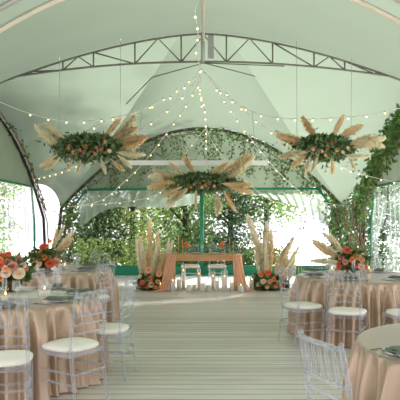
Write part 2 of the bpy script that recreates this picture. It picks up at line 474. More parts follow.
# ------------------------------------------------------------------ vines
def vine_mesh(paths, dens, spread, ls, parent, leafm='vine', stem=.005):
    ms = MB(); ml = MB()
    for pts in paths:
        ms.tube(pts, stem, 4)
        for i in range(len(pts) - 1):
            a, b_ = pts[i], pts[i + 1]; L_ = (b_ - a).length
            n = dens * L_; n = int(n) + (1 if R() < n - int(n) else 0)
            for _ in range(n):
                p = lerp(a, b_, R()) + Vector((random.gauss(0, spread), random.gauss(0, spread * .5), random.gauss(0, spread)))
                ml.leaf(p, (U(-1, 1), U(-.6, .6), U(-1, .4)), ls * U(.7, 1.4), ls * U(.6, 1.0), (U(-.6, .6), -1, U(-.3, .6)))
    ms.build('stem', M['vinestem'], parent); ml.build('leaves', M[leafm], parent)
def wob(a, b, n, w, sag=0):
    a, b = Vector(a), Vector(b); out = []
    ph = U(0, 6)
    for i in range(n + 1):
        t = i / n
        out.append(lerp(a, b, t) + Vector((w * math.sin(t * 9 + ph), w * .3 * math.sin(t * 7), w * math.cos(t * 8 + ph) * .6 - sag * 4 * t * (1 - t))))
    return out
ap = arch_pts(YB - .02, 60, -1, 1, -.08)
for (lo, hi, lab, dn) in ((2, 24, 'climbing vine wound along the left half of the rear arch', 26), (27, 60, 'leafy climbing vine wound along the right half of the rear arch', 48)):
    e = empty('climbing_vine', (0, 0, 0), lab, 'vine')
    seg = ap[lo:hi]
    pth = [[p + Vector((U(-.05, .05), U(-.02, .03), U(-.08, .04))) for p in seg] for _ in range(2)]
    vine_mesh(pth, dn, .1, .075, e)
# hanging vines over the rear gable
def gable_vine(k, x, ztop, ln):
    pass
vx = [(-2.6, .9), (-2.15, 1.0), (-1.75, 1.1), (-1.2, 1.2), (-.55, .8), (.0, 1.3), (.45, 1.2), (.95, 1.45), (1.45, 1.2), (1.9, 1.1), (2.35, 1.0), (2.8, .8)]
hv = ['far left', 'second from the left', 'third from the left', 'fourth from the left', 'left of the centre', 'at the centre', 'just right of the centre', 'second right of the centre', 'third right of the centre', 'fourth right of the centre', 'second from the right', 'far right']
for (x, ln), w in zip(vx, hv):
    zt = 4.03 - 2.18 * (x / 3.86) ** 2 - .1
    e = empty('hanging_vine', (TX + x, YB + .1, zt), 'vine trailing down the rear gable canvas, %s' % w, 'vine', 'vines trailing on the rear gable')
    ps = []
    for q in range(4):
        x0 = U(-.22, .22); l2 = ln * U(.5, 1.0)
        ps.append(wob((x0 * .5, 0, 0), (x0 * 1.8, -.02, -l2), 10, .06))
    vine_mesh(ps, 20, .08, .07, e, stem=.005)
# vine columns in both far corners
for sg in (-1, 1):
    e = empty('climbing_vine', (TX + sg * 3.75, YB - .15, 0), 'vine-covered post standing in the far %s corner of the tent' % names[sg], 'vine')
    ps = [wob((U(-.1, .1) - sg * .05, 0, 0), (-sg * .18 + U(-.1, .1), 0, 1.95), 14, .08) for _ in range(5)]
    vine_mesh(ps, 55, .14, .085, e, stem=.015)
# heavy vine on the right side arch, light on the left one
for sg, dn, sp in ((1, 80, .085), (-1, 6, .05)):
    X = TX + sg * (HX - .12)
    e = empty('climbing_vine', (X, YT, 0), 'dense vine covering the right side arch' if sg > 0 else 'thin vine creeping along the left side arch', 'vine')
    ps = []
    for _ in range(5 if sg > 0 else 2):
        off = U(-.3, .08) if sg > 0 else 0
        y1_ = 15.0
        ps.append([Vector((U(-.06, .04) * sg - (.05 if sg > 0 else 0), y - YT, max(.4, sidez(y) - .1 + off))) for y in [10.8 + (y1_ - 10.8) * i / 22 for i in range(23)]])
    if sg > 0:
        for k in range(9):
            y = 12.0 + k * .33
            ps.append([Vector((-.1 + .03 * j * 0, y - YT + .06 * math.sin(j), sidez(y) - .1 - j * .13)) for j in range(6)])
    vine_mesh(ps, dn, sp, .085, e, stem=.016)
# twig bundle under right arch in the corner
e = empty('climbing_vine', (3.95, 14.6, 0), 'brown twiggy vine stems between the right side arch and the far right corner', 'vine')
ps = [wob((U(-.1, .35), U(-.4, .3), .0), (q_ := U(-.25, .25), .1, 1.75 + (q_ + .25) * 1.1), 10, .05) for _ in range(14)]
vine_mesh(ps, 9, .07, .07, e, stem=.012)

# ------------------------------------------------------------------ trees and shrubs outside
def tree(x, y, h, r, mt, label, low=.2, n=2600, ls=.13, cat='tree', name='tree', lean=0, group=None):
    e = empty(name, (x, y, -.25), label, cat, group)
    m = MB()
    tr = [(0, 0, 0), (lean * .3, 0, h * .3), (lean, .1, h * .65), (lean * 1.2, .1, h * .9)]
    m.tube(tr, [.13, .1, .07, .03], 8)
    for _ in range(5):
        a = U(0, 2 * PI); z = h * U(.35, .7)
        m.tube([(lean * z / h, 0, z), (math.cos(a) * r * .5, math.sin(a) * r * .5, z + .5), (math.cos(a) * r * .9, math.sin(a) * r * .9, z + .7)], [.045, .03, .012], 5)
    m.build('trunk', M['bark'], e)
    ml = MB(); cl = []
    for _ in range(110):
        a = U(0, 2 * PI); q = math.sqrt(R()); z = lerp(h * low, h, R() ** 1.25)
        zr = 1 - abs((z / h - .6)) * .7
        cl.append((q * r * zr * math.cos(a) + lean, q * r * zr * math.sin(a), z))
    for i in range(n):
        c = random.choice(cl); s_ = r * .2
        p = (c[0] + random.gauss(0, s_), c[1] + random.gauss(0, s_), max(.02, c[2] + random.gauss(0, s_ * .8)))
        ml.leaf(p, (U(-1, 1), U(-1, 1), U(-1, .3)), ls * U(.7, 1.5), ls * U(.55, .9), (U(-.7, .7), U(-1, 0), U(0, 1)))
    ml.build('foliage', M[mt], e)
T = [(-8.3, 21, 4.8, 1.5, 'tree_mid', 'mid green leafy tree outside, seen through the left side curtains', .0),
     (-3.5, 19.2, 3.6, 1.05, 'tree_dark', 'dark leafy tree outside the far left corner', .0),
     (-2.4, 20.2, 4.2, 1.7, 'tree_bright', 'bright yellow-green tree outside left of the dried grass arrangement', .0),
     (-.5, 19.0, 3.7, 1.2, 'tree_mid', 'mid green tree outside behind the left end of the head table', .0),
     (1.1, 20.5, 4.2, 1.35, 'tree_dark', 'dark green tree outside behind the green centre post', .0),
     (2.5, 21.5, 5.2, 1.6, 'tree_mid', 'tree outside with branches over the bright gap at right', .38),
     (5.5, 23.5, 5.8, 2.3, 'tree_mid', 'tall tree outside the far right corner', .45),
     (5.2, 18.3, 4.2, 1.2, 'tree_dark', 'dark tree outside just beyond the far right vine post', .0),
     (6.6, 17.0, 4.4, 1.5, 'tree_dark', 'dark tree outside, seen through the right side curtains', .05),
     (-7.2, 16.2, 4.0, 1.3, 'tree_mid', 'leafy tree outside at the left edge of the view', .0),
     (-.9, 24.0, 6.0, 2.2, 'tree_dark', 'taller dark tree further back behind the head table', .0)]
tree(-2.2, 22.0, 12.0, 3.6, 'tree_dark', 'very tall tree added behind the left half of the tent to shade its canopy', low=.42, n=15000, ls=.22)  # crown above the view, added to keep sun off the left rear canopy
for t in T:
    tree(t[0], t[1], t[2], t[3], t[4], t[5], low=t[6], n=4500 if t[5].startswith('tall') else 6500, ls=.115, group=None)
tree(-8.6, 11.5, 9.5, 3.2, 'tree_dark', 'unseen tall tree added outside the left side to shade the canopy', low=.55, n=9000, ls=.2)  # out-of-view tree, added to darken the left canopy
tree(-8.2, 17.0, 9.5, 2.8, 'tree_dark', 'unseen tall tree added outside the far left corner to shade the canopy', low=.55, n=8000, ls=.2)  # second unseen tree, added to cut sky light over the left canopy
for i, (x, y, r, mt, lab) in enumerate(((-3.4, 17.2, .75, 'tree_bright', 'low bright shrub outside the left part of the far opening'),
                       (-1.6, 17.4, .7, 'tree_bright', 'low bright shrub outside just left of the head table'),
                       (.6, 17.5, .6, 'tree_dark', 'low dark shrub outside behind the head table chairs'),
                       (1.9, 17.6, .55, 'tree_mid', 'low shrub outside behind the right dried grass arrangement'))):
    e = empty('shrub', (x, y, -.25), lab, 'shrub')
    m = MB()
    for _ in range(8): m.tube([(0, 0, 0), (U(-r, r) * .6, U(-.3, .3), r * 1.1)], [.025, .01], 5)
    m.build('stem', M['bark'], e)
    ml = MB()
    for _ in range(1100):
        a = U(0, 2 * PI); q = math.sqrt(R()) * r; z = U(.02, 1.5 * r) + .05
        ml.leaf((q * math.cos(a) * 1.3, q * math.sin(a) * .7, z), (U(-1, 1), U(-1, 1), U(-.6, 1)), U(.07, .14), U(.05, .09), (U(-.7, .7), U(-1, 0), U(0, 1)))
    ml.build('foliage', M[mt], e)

# ------------------------------------------------------------------ flowers
def rose_mesh(mt, open_=1.0):
    m = MB()
    for ring, (n, r0, h, tilt) in enumerate(((3, .10, .55, .1), (4, .25, .55, .3), (5, .45, .5, .62), (6, .62, .4, 1.0))):
        for k in range(n):
            a0 = 2 * PI * (k / n) + ring * .7
            def f(u, v):
                a = a0 + (u - .5) * 2 * PI / n * 1.5
                rr = r0 * (.3 + .7 * v) + math.sin(v * PI / 2) * tilt * .34 * open_ + .04 * math.cos((u - .5) * PI)
                z = h * v * (1 - .25 * (2 * u - 1) ** 2) + (.12 if ring == 0 else 0) - .1 * ring * (v ** 2)
                return (rr * math.cos(a), rr * math.sin(a), z)
            m.grid(f, 4, 3)
    m.blob((0, 0, .25), .14, 6, 4)
    return m.mesh('rose', M[mt])
ROSE = {k: rose_mesh(k) for k in ('orange', 'peachp', 'creamp', 'coral', 'pinkp')}
FN = {'orange': 'orange_flower', 'peachp': 'peach_flower', 'creamp': 'cream_flower', 'coral': 'coral_flower', 'pinkp': 'pink_flower'}

def plume_mesh(L_, w, bend, mt, n=900):
    """feathery pampas plume along +Z bending toward +X, with its stem"""
    m = MB()
    def ax(t): return Vector((bend * t * t * L_, 0, L_ * t * (1 - .12 * abs(bend) * t)))
    m.tube([ax(i / 10) for i in range(11)], [.006 * (1.4 - i / 10) for i in range(11)], 5)
    def prof(t): return (min(1, t / .6) ** .6) * (max(0, 1 - t) / .4 if t > .6 else 1) ** .38
    ts = [lerp(.08, .97, i / 14) for i in range(15)]
    m.tube([ax(t) for t in ts], [max(.002, w * .24 * prof(t)) for t in ts], 7)
    for i in range(n):
        t = U(.08, .97); p = ax(t); d = (ax(min(1, t + .05)) - ax(t - .05)).normalized()
        ww = w * prof(min(.97, t + .03)) * U(.3, 1.15)
        an = U(0, 2 * PI); sd = Vector((math.cos(an), math.sin(an), 0)); sd = (sd - d * sd.dot(d)).normalized()
        ln = L_ * U(.02, .10)
        tip = p + sd * ww + d * ln + Vector((.35 * ln, 0, 0))
        q = d.cross(sd) * U(.007, .013)
        base = p + sd * ww * .1
        mid = lerp(base, tip, .5) + d * ln * .35 + sd * ww * .1
        m.add([base - q, base + q, mid + q * 1.4, tip, mid - q * 1.4], [(0, 1, 2, 4), (4, 2, 3)])
    return m.mesh('pampas_plume', M[mt], False)
PL = [plume_mesh(1, .115, .12, 'pampas'), plume_mesh(1, .105, -.08, 'pampas'), plume_mesh(1, .125, .2, 'pampas_pale'), plume_mesh(1, .11, .05, 'pampas_pale')]

def aim(d, roll=0):
    d = Vector(d).normalized()
    q = d.to_track_quat('Z', 'Y') @ Euler((0, 0, roll)).to_quaternion()
    return q.to_euler()
def plume(e, p, d, L_, w=1, k=0, roll=0):
    q = place('pampas_plume', PL[k % 4], e, p, aim(d, roll), (L_ * w, L_ * w, L_)); return q

def leafball(e, c, rad, n, ls, mt='leaf', name='foliage', wd=1.0):
    ml = MB(); c = Vector(c)
    for _ in range(n):
        d = Vector((random.gauss(0, 1), random.gauss(0, 1), random.gauss(0, 1))).normalized()
        k = U(.45, 1) ** .6
        p = c + Vector((d.x * rad[0] * k, d.y * rad[1] * k, d.z * rad[2] * k))
        dd = d * .5 + Vector((U(-1, 1), U(-1, .6), U(-1, 1)))
        ml.leaf(p, dd, ls * U(.7, 1.4), ls * U(.45, .75))
    return ml.build(name, M[mt], e)

def flowers(e, lst):
    for (x, y, z, k, r) in lst:
        d = Vector((x * .8, y - .35, max(.1, z) * .6 + .15)) if True else None
        place(FN[k], ROSE[k], e, (x, y, z), aim(d, U(0, 6)), r * .88)

# hanging floral clouds
def hanging(name, px0, px1, pyc, Y, label, pl, fl, hz=.17, droop=()):
    s = Y / F
    c = at((px0 + px1) / 2, pyc, Y); hw = (px1 - px0) / 2 * s
    e = empty(name, c, label, 'floral decoration', 'hanging floral clouds')
    m = MB(); m.tube([(-hw * .8, 0, 0), (hw * .8, 0, 0)], .025, 6)
    m.build('support_bar', M['darksteel'], e)
    leafball(e, (0, 0, 0), (hw * .66, .24, hz * 1.1), 1900, .085, 'leaf')
    leafball(e, (0, -.03, -.03), (hw * .72, .28, hz * 1.25), 800, .09, 'euca', 'eucalyptus')
    m = MB()
    for _ in range(46):
        x = U(-.7, .7) * hw
        p0 = Vector((x, U(-.15, .15), U(-.1, .1))); d = Vector((x / hw * .2 + U(-.12, .12), U(-.1, .1), U(-.28, .16)))
        for q in range(7): m.leaf(p0 + d * q / 4, (U(-1, 1), U(-.5, .5), U(-1, .4)), .07, .035)
    m.build('trailing_sprigs', M['leaf'], e)['kind'] = 'stuff'
    for (x, z, ax_, az, L_, k, w) in pl:      # pixels from centre, direction, pixel length
        a = Vector((x * s, (-.02 if az > 0 else -.2) + U(-.05, .05), -z * s)); d = Vector((ax_, U(-.25, 0), az))
        plume(e, a + d.normalized() * .03, d, L_ * s * .88, w * 1.45, k, U(0, 6))
    for (x, z, k, r) in fl:
        place(FN[k], ROSE[k], e, (x * s, -.26, -z * s), aim((U(-.3, .3), -1, U(-.1, .3)), U(0, 6)), r * .68)
    return e, c
def wires(e, c, xs, top, s):
    for x in xs:
        m = MB(); m.tube([(x, 0, .05), (x * 1.02, .0, top - c.z)], .004, 4); m.build('hanging_wire', M['palesteel'], e)
YL = 9.5; s_ = YL / F
e, c = hanging('hanging_floral', 42, 138, 147, YL, 'hanging floral cloud with pampas over the left tables, left of the three',
    [(-12, 0, -1, .45, 46, 0, 1.1), (-18, 2, -1, .22, 42, 2, 1.2), (-20, -4, -.8, .65, 34, 3, 1), (-28, 8, -.6, -.5, 24, 0, 1), (-25, 10, -.8, -.8, 22, 1, 1), (10, -4, .7, .75, 34, 1, 1), (14, -4, 1, .5, 40, 0, 1),
     (16, -4, 1, .42, 44, 2, 1.2), (22, -2, 1, .32, 38, 1, 1.2), (24, 2, 1, .08, 34, 0, 1.25), (26, 6, 1, -.25, 30, 2, 1.1), (28, 8, .8, -.7, 22, 3, 1), (12, 10, .4, -1, 20, 3, 1), (-6, 12, -.2, -1, 16, 2, 1), (22, 12, .6, -.8, 20, 0, 1), (-14, 12, -.3, -1, 16, 0, 1)],
    [(-13, 7, 'peachp', .05), (-7, 5, 'orange', .045), (-2, 7, 'pinkp', .05), (4, 6, 'coral', .045), (9, 2, 'peachp', .05), (14, 4, 'orange', .05), (18, -3, 'peachp', .05), (-18, 3, 'orange', .045), (-10, 10, 'coral', .04), (-1, 1, 'orange', .04), (8, 9, 'pinkp', .045), (22, 6, 'creamp', .05)], .17)
wires(e, c, (-.5, .5), 4.62, s_)
e, c = hanging('hanging_floral', 284, 364, 147, YL, 'hanging floral cloud with pampas over the right table, right of the three',
    [(-6, 2, -1, .42, 46, 1, 1.1), (-10, 2, -1, .2, 44, 2, 1.15), (-2, -2, -.75, .8, 38, 0, 1), (-14, 5, -1, -.15, 36, 3, 1.1), (-18, 8, -.8, -.6, 26, 0, 1), (6, -2, .35, 1, 34, 1, 1), (8, -3, .8, .75, 38, 0, 1.1), (12, 0, 1, .34, 46, 2, 1.2),
     (14, 2, 1, .12, 50, 3, 1.15), (12, 4, 1, .2, 38, 0, 1.2), (16, 8, .8, -.3, 26, 2, 1), (4, 8, .2, -1, 22, 0, 1), (-8, 8, -.3, -1, 22, 3, 1), (20, 10, .5, -.8, 16, 1, 1), (-14, 8, -.6, -.9, 24, 2, 1)],
    [(-14, 4, 'peachp', .05), (-6, 6, 'creamp', .05), (0, 3, 'orange', .045), (4, -2, 'coral', .045), (9, 5, 'peachp', .05), (-10, 9, 'creamp', .045), (15, 7, 'creamp', .045), (-2, 10, 'peachp', .04), (20, 3, 'creamp', .045)], .16)
wires(e, c, (-.45, .45), 4.62, s_)
YC = 12.3
e, c = hanging('hanging_floral', 152, 254, 182, YC, 'hanging floral cloud with pampas above the head table, middle of the three',
    [(-14, -4, -1, .28, 42, 2, 1.1), (-12, 0, -1, .05, 46, 0, 1.15), (-20, -2, -1, .3, 34, 3, 1), (-18, 4, -1, -.5, 26, 1, 1.1), (-14, 4, -.6, -1, 30, 2, 1.2), (-4, -4, -.6, .6, 30, 0, 1.1), (2, -4, .8, .5, 30, 1, 1.1), (-24, 6, -.4, -1, 26, 3, 1), (12, -4, 1, .42, 44, 0, 1.1),
     (14, -2, 1, .2, 44, 2, 1.2), (16, 2, 1, -.1, 34, 1, 1.15), (22, 4, 1, -.3, 30, 0, 1.1), (-7, 6, 0, -1, 22, 3, .8), (14, 8, .15, -1, 28, 2, 1.2), (20, 8, .4, -1, 26, 0, 1), (-18, -6, -.9, .8, 22, 1, 1)],
    [(-8, 3, 'peachp', .055), (-3, 1, 'coral', .05), (2, 4, 'orange', .055), (6, 2, 'pinkp', .055), (-12, 6, 'orange', .05), (-1, 6, 'creamp', .055), (11, 5, 'peachp', .05), (-25, 12, 'orange', .045), (-24, 17, 'orange', .04), (25, 14, 'orange', .045), (28, 18, 'orange', .04)], .17)
wires(e, c, (-.7, .7), 2.72, YC / F)

# ------------------------------------------------------------------ string lights
bulb_me = MB(); bulb_me.blob((0, 0, -.026), .0165, 8, 6, (1, 1, 1.2)); bulb_me = bulb_me.mesh('bulb', M['bulb'])
sock_me = MB(); sock_me.lathe([(.010, -.012), (.012, 0), (.006, .012)], n=6); sock_me = sock_me.mesh('socket', M['socket'])
def string(pts, label, step=.62, sag=.0, first=.2, r=.0065):
    """pts: (px, py, Y) knots"""
    k = [at(*p) for p in pts]
    # smooth by catmull-rom
    out = []
    for i in range(len(k) - 1):
        p0 = k[max(0, i - 1)]; p1 = k[i]; p2 = k[i + 1]; p3 = k[min(len(k) - 1, i + 2)]
        for j in range(8):
            t = j / 8
            out.append(.5 * ((2 * p1) + (p2 - p0) * t + (2 * p0 - 5 * p1 + 4 * p2 - p3) * t * t + (3 * p1 - p0 - 3 * p2 + p3) * t ** 3))
    out.append(k[-1])
    e = empty('string_light', out[0], label, 'string light', 'string lights across the canopy')
    m = MB(); m.tube([p - out[0] for p in out], r, 5); m.build('cord', M['cord'], e)
    acc = -first
    for a, b_ in zip(out, out[1:]):
        L_ = (b_ - a).length; t0 = acc
        while acc + L_ >= step:
            need = step - acc; a = lerp(a, b_, need / L_ if L_ else 0); L_ -= need; acc = 0
            bo = place('bulb', bulb_me, e, a - out[0]); place('socket', sock_me, bo)
        acc += L_
YP = 10.45
string([(0, 102, 9.2), (25, 112, 9.4), (57, 120, 9.6), (88, 121, 9.8), (123, 116, 10), (150, 106, 10.1), (180, 88, 10.3), (201, 70, YP)], 'string light sagging from the left edge to the truss centre, uppermost on the left', .30)
string([(203, 70, YP), (222, 97, 11.2), (242, 127, 12.3), (273, 166, 13.5), (297, 189, 14.4), (320, 201, 15.0), (344, 206, 15.3)], 'string light running straight down from the truss centre to the far right corner', .42)
string([(203, 70, YP), (191, 97, 11), (171, 127, 12.2), (147, 159, 13.2), (124, 182, 14.1), (100, 201, 15), (67, 207, 15.3)], 'string light running down from the truss centre to the far left corner', .42)
string([(202, 72, YP), (184, 95, 10.6), (163, 114, 10.7), (130, 138, 10.8), (108, 152, 11), (85, 162, 11.6), (60, 172, 12.6), (34, 179, 14.1)], 'string light running from the truss centre down to the white gap at left', .38)
string([(204, 72, YP), (225, 92, 10.6), (247, 113, 10.7), (270, 131, 10.9), (300, 150, 11), (330, 163, 11.4), (352, 171, 12), (372, 177, 12.6), (400, 183, 12)], 'string light running from the truss centre past the right floral cloud to the right edge', .38)
string([(205, 72, YP), (222, 93, 10.3), (245, 108, 10.1), (267, 116, 10), (300, 119, 9.9), (333, 118, 9.8), (368, 115, 9.6), (400, 108, 9.4)], 'string light sagging from the truss centre to the right edge, uppermost on the right', .30)
string([(199, -2, 6.2), (195, 12, 7), (198, 33, 8.4), (196, 52, 9.6), (202, 72, YP)], 'string light hanging along the ridge pole', .8)
string([(203, 70, YP), (200, 90, 10.5), (204, 105, 10.6), (206, 128, 10.8), (206, 153, 10.9)], 'string light hanging straight down from the truss centre', .14)
string([(202, 70, YP), (198, 84, 10.6), (201, 97, 10.7), (202, 110, 10.8)], 'short string light bunched below the truss centre', .12)
string([(206, 128, 15.2), (197, 138, 15.2), (184, 156, 15.2), (166, 186, 15.25), (150, 197, 15.3), (123, 202, 15.3), (91, 205, 15.3), (67, 207, 15.3)], 'string light trailing from the rear arch top down to the far left corner', .38)
string([(206, 128, 15.2), (213, 143, 15.2), (224, 158, 15.2), (245, 180, 15.2), (270, 200, 15.3), (300, 205, 15.3), (344, 206, 15.3)], 'string light trailing from the rear arch top down to the far right corner', .42)
string([(203, 72, YP), (188, 84, 10.2), (170, 97, 10), (140, 111, 9.9), (110, 119, 9.8), (80, 135, 9.7)], 'string light running from the truss centre to the left floral cloud', .36)

# ------------------------------------------------------------------ chairs
def turned(m, p, q, r, knots=(), n=8):
    """bamboo-style turned rod: rings at the knots"""
    p, q = Vector(p), Vector(q); L_ = (q - p).length
    st = [0]
    rr = [r]
    for k in knots:
        d = .012 / L_
        st += [k - d * 1.2, k - d * .5, k, k + d * .5, k + d * 1.2]; rr += [r, r * 1.35, r * 1.1, r * 1.35, r]
    st.append(1); rr.append(r)
    m.tube([lerp(p, q, t) for t in st], rr, n)
def make_chair(label):
    e = empty('chiavari_chair', (0, 0, 0), label, 'chair', 'clear banquet chairs')
    A = M['acrylic']
    m = MB()           # cushion
    def cf(z0, sc, n=28):
        out = []
        for k in range(n):
            a = 2 * PI * k / n; c_, s = math.cos(a), math.sin(a)
            q = (abs(c_) ** 3.2 + abs(s) ** 3.2) ** (-1 / 3.2)
            x = .205 * q * c_ * sc; y = .200 * q * s * sc
            x *= 1 + .05 * (y / .2)
            out.append((x, y, z0))
        return out
    rings = [cf(.432, .90), cf(.436, .98), (cf(.448, 1.02)), cf(.462, 1.01), cf(.474, .93), cf(.480, .7), cf(.483, .3)]
    n = 28; vs = [v for r_ in rings for v in r_] + [(0, 0, .484)]
    fs = [tuple(range(n))[::-1]] + [(j * n + k, j * n + (k + 1) % n, (j + 1) * n + (k + 1) % n, (j + 1) * n + k) for j in range(len(rings) - 1) for k in range(n)]
    fs += [((len(rings) - 1) * n + k, (len(rings) - 1) * n + (k + 1) % n, len(vs) - 1) for k in range(n)]
    m.add(vs, fs); m.build('seat_cushion', M['cushion'], e)
    m = MB()
    m.box((0, .185, .415), (.38, .03, .034)); m.box((0, -.185, .415), (.36, .03, .034))
    for s in (-1, 1): m.box((s * .185, 0, .415), (.03, .36, .034))
    m.build('seat_frame', A, e, False)
    for s in (-1, 1):
        m = MB(); turned(m, (s * .192, .2, 0), (s * .188, .188, .42), .0125, (.1, .35, .62, .85)); m.build('leg', A, e)
        m = MB()
        path = [(s * .178, -.245, 0), (s * .180, -.21, .25), (s * .182, -.19, .44), (s * .182, -.195, .58), (s * .178, -.215, .75), (s * .172, -.25, .925)]
        for i, (a, b_) in enumerate(zip(path, path[1:])): turned(m, a, b_, .0125, (.3,) if i % 2 else (.6,))
        m.blob((s * .172, -.25, .93), .014, 8, 5); m.build('back_post', A, e)
    m = MB()
    for (z, y, w, r) in ((.905, -.243, .173, .0135), (.725, -.213, .178, .0105), (.655, -.203, .180, .0105), (.58, -.197, .182, .0105)):
        m.tube([(-w, y, z), (-w * .5, y - .014, z + .004), (0, y - .02, z + .006), (w * .5, y - .014, z + .004), (w, y, z)], r, 7)
    m.build('back_rail', A, e)
    for i in range(5):
        x = (-2 + i) * .058; bow = -.018 * (1 - (x / .17) ** 2)
        m = MB(); turned(m, (x, -.213 + bow, .73), (x * .98, -.243 + bow, .905), .0085, (.35, .65), 6); m.build('spindle', A, e)
    for (a, b_) in (((-.19, .196, .30), (.19, .196, .30)), ((-.19, .198, .20), (.19, .198, .20)), ((-.18, -.215, .26), (.18, -.215, .26)),
                    ((-.19, .19, .27), (-.181, -.21, .27)), ((.19, .19, .27), (.181, -.21, .27)), ((-.19, .19, .18), (-.18, -.22, .18)), ((.19, .19, .18), (.18, -.22, .18))):
        m = MB(); turned(m, a, b_, .0095, (.3, .7), 6); m.build('stretcher', A, e)
    return e
chairs = [
    # rear posts midpoint x, y, facing dir, label
    ((-1.43, 4.10), (-.25, 1), 'clear chair at the left frame edge, its back turned to the viewer'),
    ((-.905, 4.665), (-.82, .57), 'clear chair in front at left, cream cushion seen whole before the tablecloth'),
    ((-.69, 5.47), (-.985, .17), 'clear chair on the aisle side of the front left table, seen side-on'),
    ((-1.27, 7.63), (-.86, .5), 'clear chair on the aisle side of the rear left table'),
    ((-2.55, 9.95), (.2, -1), 'clear chair behind the rear left table, left one of the two there'),
    ((-1.72, 9.75), (-.35, -1), 'clear chair behind the rear left table, right one of the two there'),
    ((-2.7, 6.85), (.5, -.85), 'clear chair behind the front left table, next to its big flower arrangement'),
    ((1.07, 6.905), (.92, .40), 'clear chair at the aisle corner of the right table, cream cushion facing right'),
    ((1.60, 6.36), (.42, .9), 'clear chair in front of the right table, below its flower centrepiece'),
    ((2.36, 6.22), (-.1, 1), 'clear chair by the right frame edge, only its cushion in view'),
    ((2.95, 8.75), (-.5, -.85), 'clear chair behind the right table, nearest the sheer curtains'),
    ((1.95, 9.05), (-.05, -1), 'clear chair behind the right table, hidden partly by its centrepiece'),
    ((.61, 2.76), (.93, .37), 'clear chair closest to the viewer, cropped at the bottom right'),
    ((-.22, 13.25), (.02, -1), 'clear chair behind the wooden head table, left of the green post'),
    ((.40, 13.25), (-.02, -1), 'clear chair behind the wooden head table, right of the green post'),
]
proto = None
for i, (p, d, lab) in enumerate(chairs):
    if proto is None: proto = make_chair(lab); o = proto
    else: o = copy_tree(proto)
    d = Vector((d[0], d[1])).normalized()
    o['label'] = lab
    o.location = (p[0] + d.x * .215, p[1] + d.y * .215, 0); o.rotation_euler = (0, 0, math.atan2(-d.x, d.y))

# ------------------------------------------------------------------ round tables
TABZ = .76
def round_table(cx_, cy_, r, label, seed):
    rr = random.Random(seed)
    e = empty('banquet_table', (cx_, cy_, 0), label, 'table', 'round tables under satin cloths')
    m = MB(); n = 600
    ks = [(rr.randint(22, 27), rr.uniform(0, 6), .7), (rr.randint(40, 47), rr.uniform(0, 6), .75), (rr.randint(7, 10), rr.uniform(0, 6), .45), (rr.randint(60, 70), rr.uniform(0, 6), .3)]
    prof = [(.0, TABZ), (.5, TABZ), (.85, TABZ), (.975, TABZ - .0), (.993, TABZ - .004), (1.0, TABZ - .016), (1.004, TABZ - .05), (1.008, .66), (1.012, .55), (1.016, .42), (1.02, .3), (1.026, .16), (1.035, .05), (1.05, .008)]
    vs = []; fs = []
    for (q, z) in prof:
        drop = max(0, (TABZ - z) / TABZ)
        for k in range(n):
            a = 2 * PI * k / n + (drop * .05 * math.sin(a_ := 2 * PI * k / n * 5))
            w = sum(A * math.sin(f * a + ph) for f, ph, A in ks)
            w = (abs(w) ** .85) * (1 if w > 0 else -1)
            rad = r * q + (.05 * min(1, drop * 3.2) * w) + .02 * drop
            vs.append((rad * math.cos(a), rad * math.sin(a), z))
    for j in range(len(prof) - 1):
        for k in range(n):
            a = j * n + k; b_ = j * n + (k + 1) % n
            fs.append((a, b_, b_ + n, a + n))
    m.add(vs, fs); m.build('tablecloth', M['satin'], e)
    m = MB(); m.lathe([(r * .98, TABZ - .035), (r * .985, TABZ - .02), (r * .98, TABZ - .008)], n=48); m.build('tabletop', M['wood'], e)
    for k in range(4):
        a = k * PI / 2 + .4
        m = MB(); m.tube([(r * .6 * math.cos(a), r * .6 * math.sin(a), 0), (r * .6 * math.cos(a), r * .6 * math.sin(a), TABZ - .035)], .02, 6); m.build('leg', M['darksteel'], e)
round_table(-1.88, 5.5, .88, 'round table in the left foreground under a champagne satin cloth', 1)
round_table(-2.25, 8.6, .9, 'round table further back on the left under a champagne satin cloth', 2)
round_table(2.17, 7.54, .88, 'round table on the right under a champagne satin cloth, fully laid with a centrepiece', 3)
round_table(1.82, 3.34, .87, 'round table cropped by the bottom right corner, bare but for one place setting', 4)

# ------------------------------------------------------------------ tableware
plate_me = MB(); plate_me.lathe([(0, .004), (.07, .004), (.085, .008), (.13, .018), (.133, .021), (.13, .022), (.085, .013), (.07, .010), (0, .010)], n=36)
plate_me = plate_me.mesh('plate', M['china'])
charger_me = MB(); charger_me.lathe([(0, 0), (.1, 0), (.155, .008), (.16, .011), (.155, .012), (.1, .004), (0, .004)], n=36)
charger_me = charger_me.mesh('charger_plate', M['glass'])
def napkin_mesh():
    m = MB()
    def layer(z, w, l, ph):
        def f(u, v):
            x = (u - .5) * w; y = (v - .5) * l
            return (x + .006 * math.sin(v * 6 + ph), y, z + .010 + .006 * math.sin(u * 7 + ph) * math.cos(v * 4))
        m.grid(f, 10, 14)
        def f2(u, v):
            a = f(u, v); return (a[0], a[1], z + .002)
        m.grid(f2, 10, 14)
        for k in (0, 1):
            m.grid(lambda u, v: Vector(f(k, v)) * (1 - u) + Vector(f2(k, v)) * u, 1, 14)
            m.grid(lambda u, v: Vector(f(v, k)) * (1 - u) + Vector(f2(v, k)) * u, 1, 10)
    layer(0, .14, .30, 0); layer(.010, .12, .27, 1.3); layer(.020, .09, .22, 2.2)
    return m.mesh('folded_napkin', M['napkin'])
nap_me = napkin_mesh()
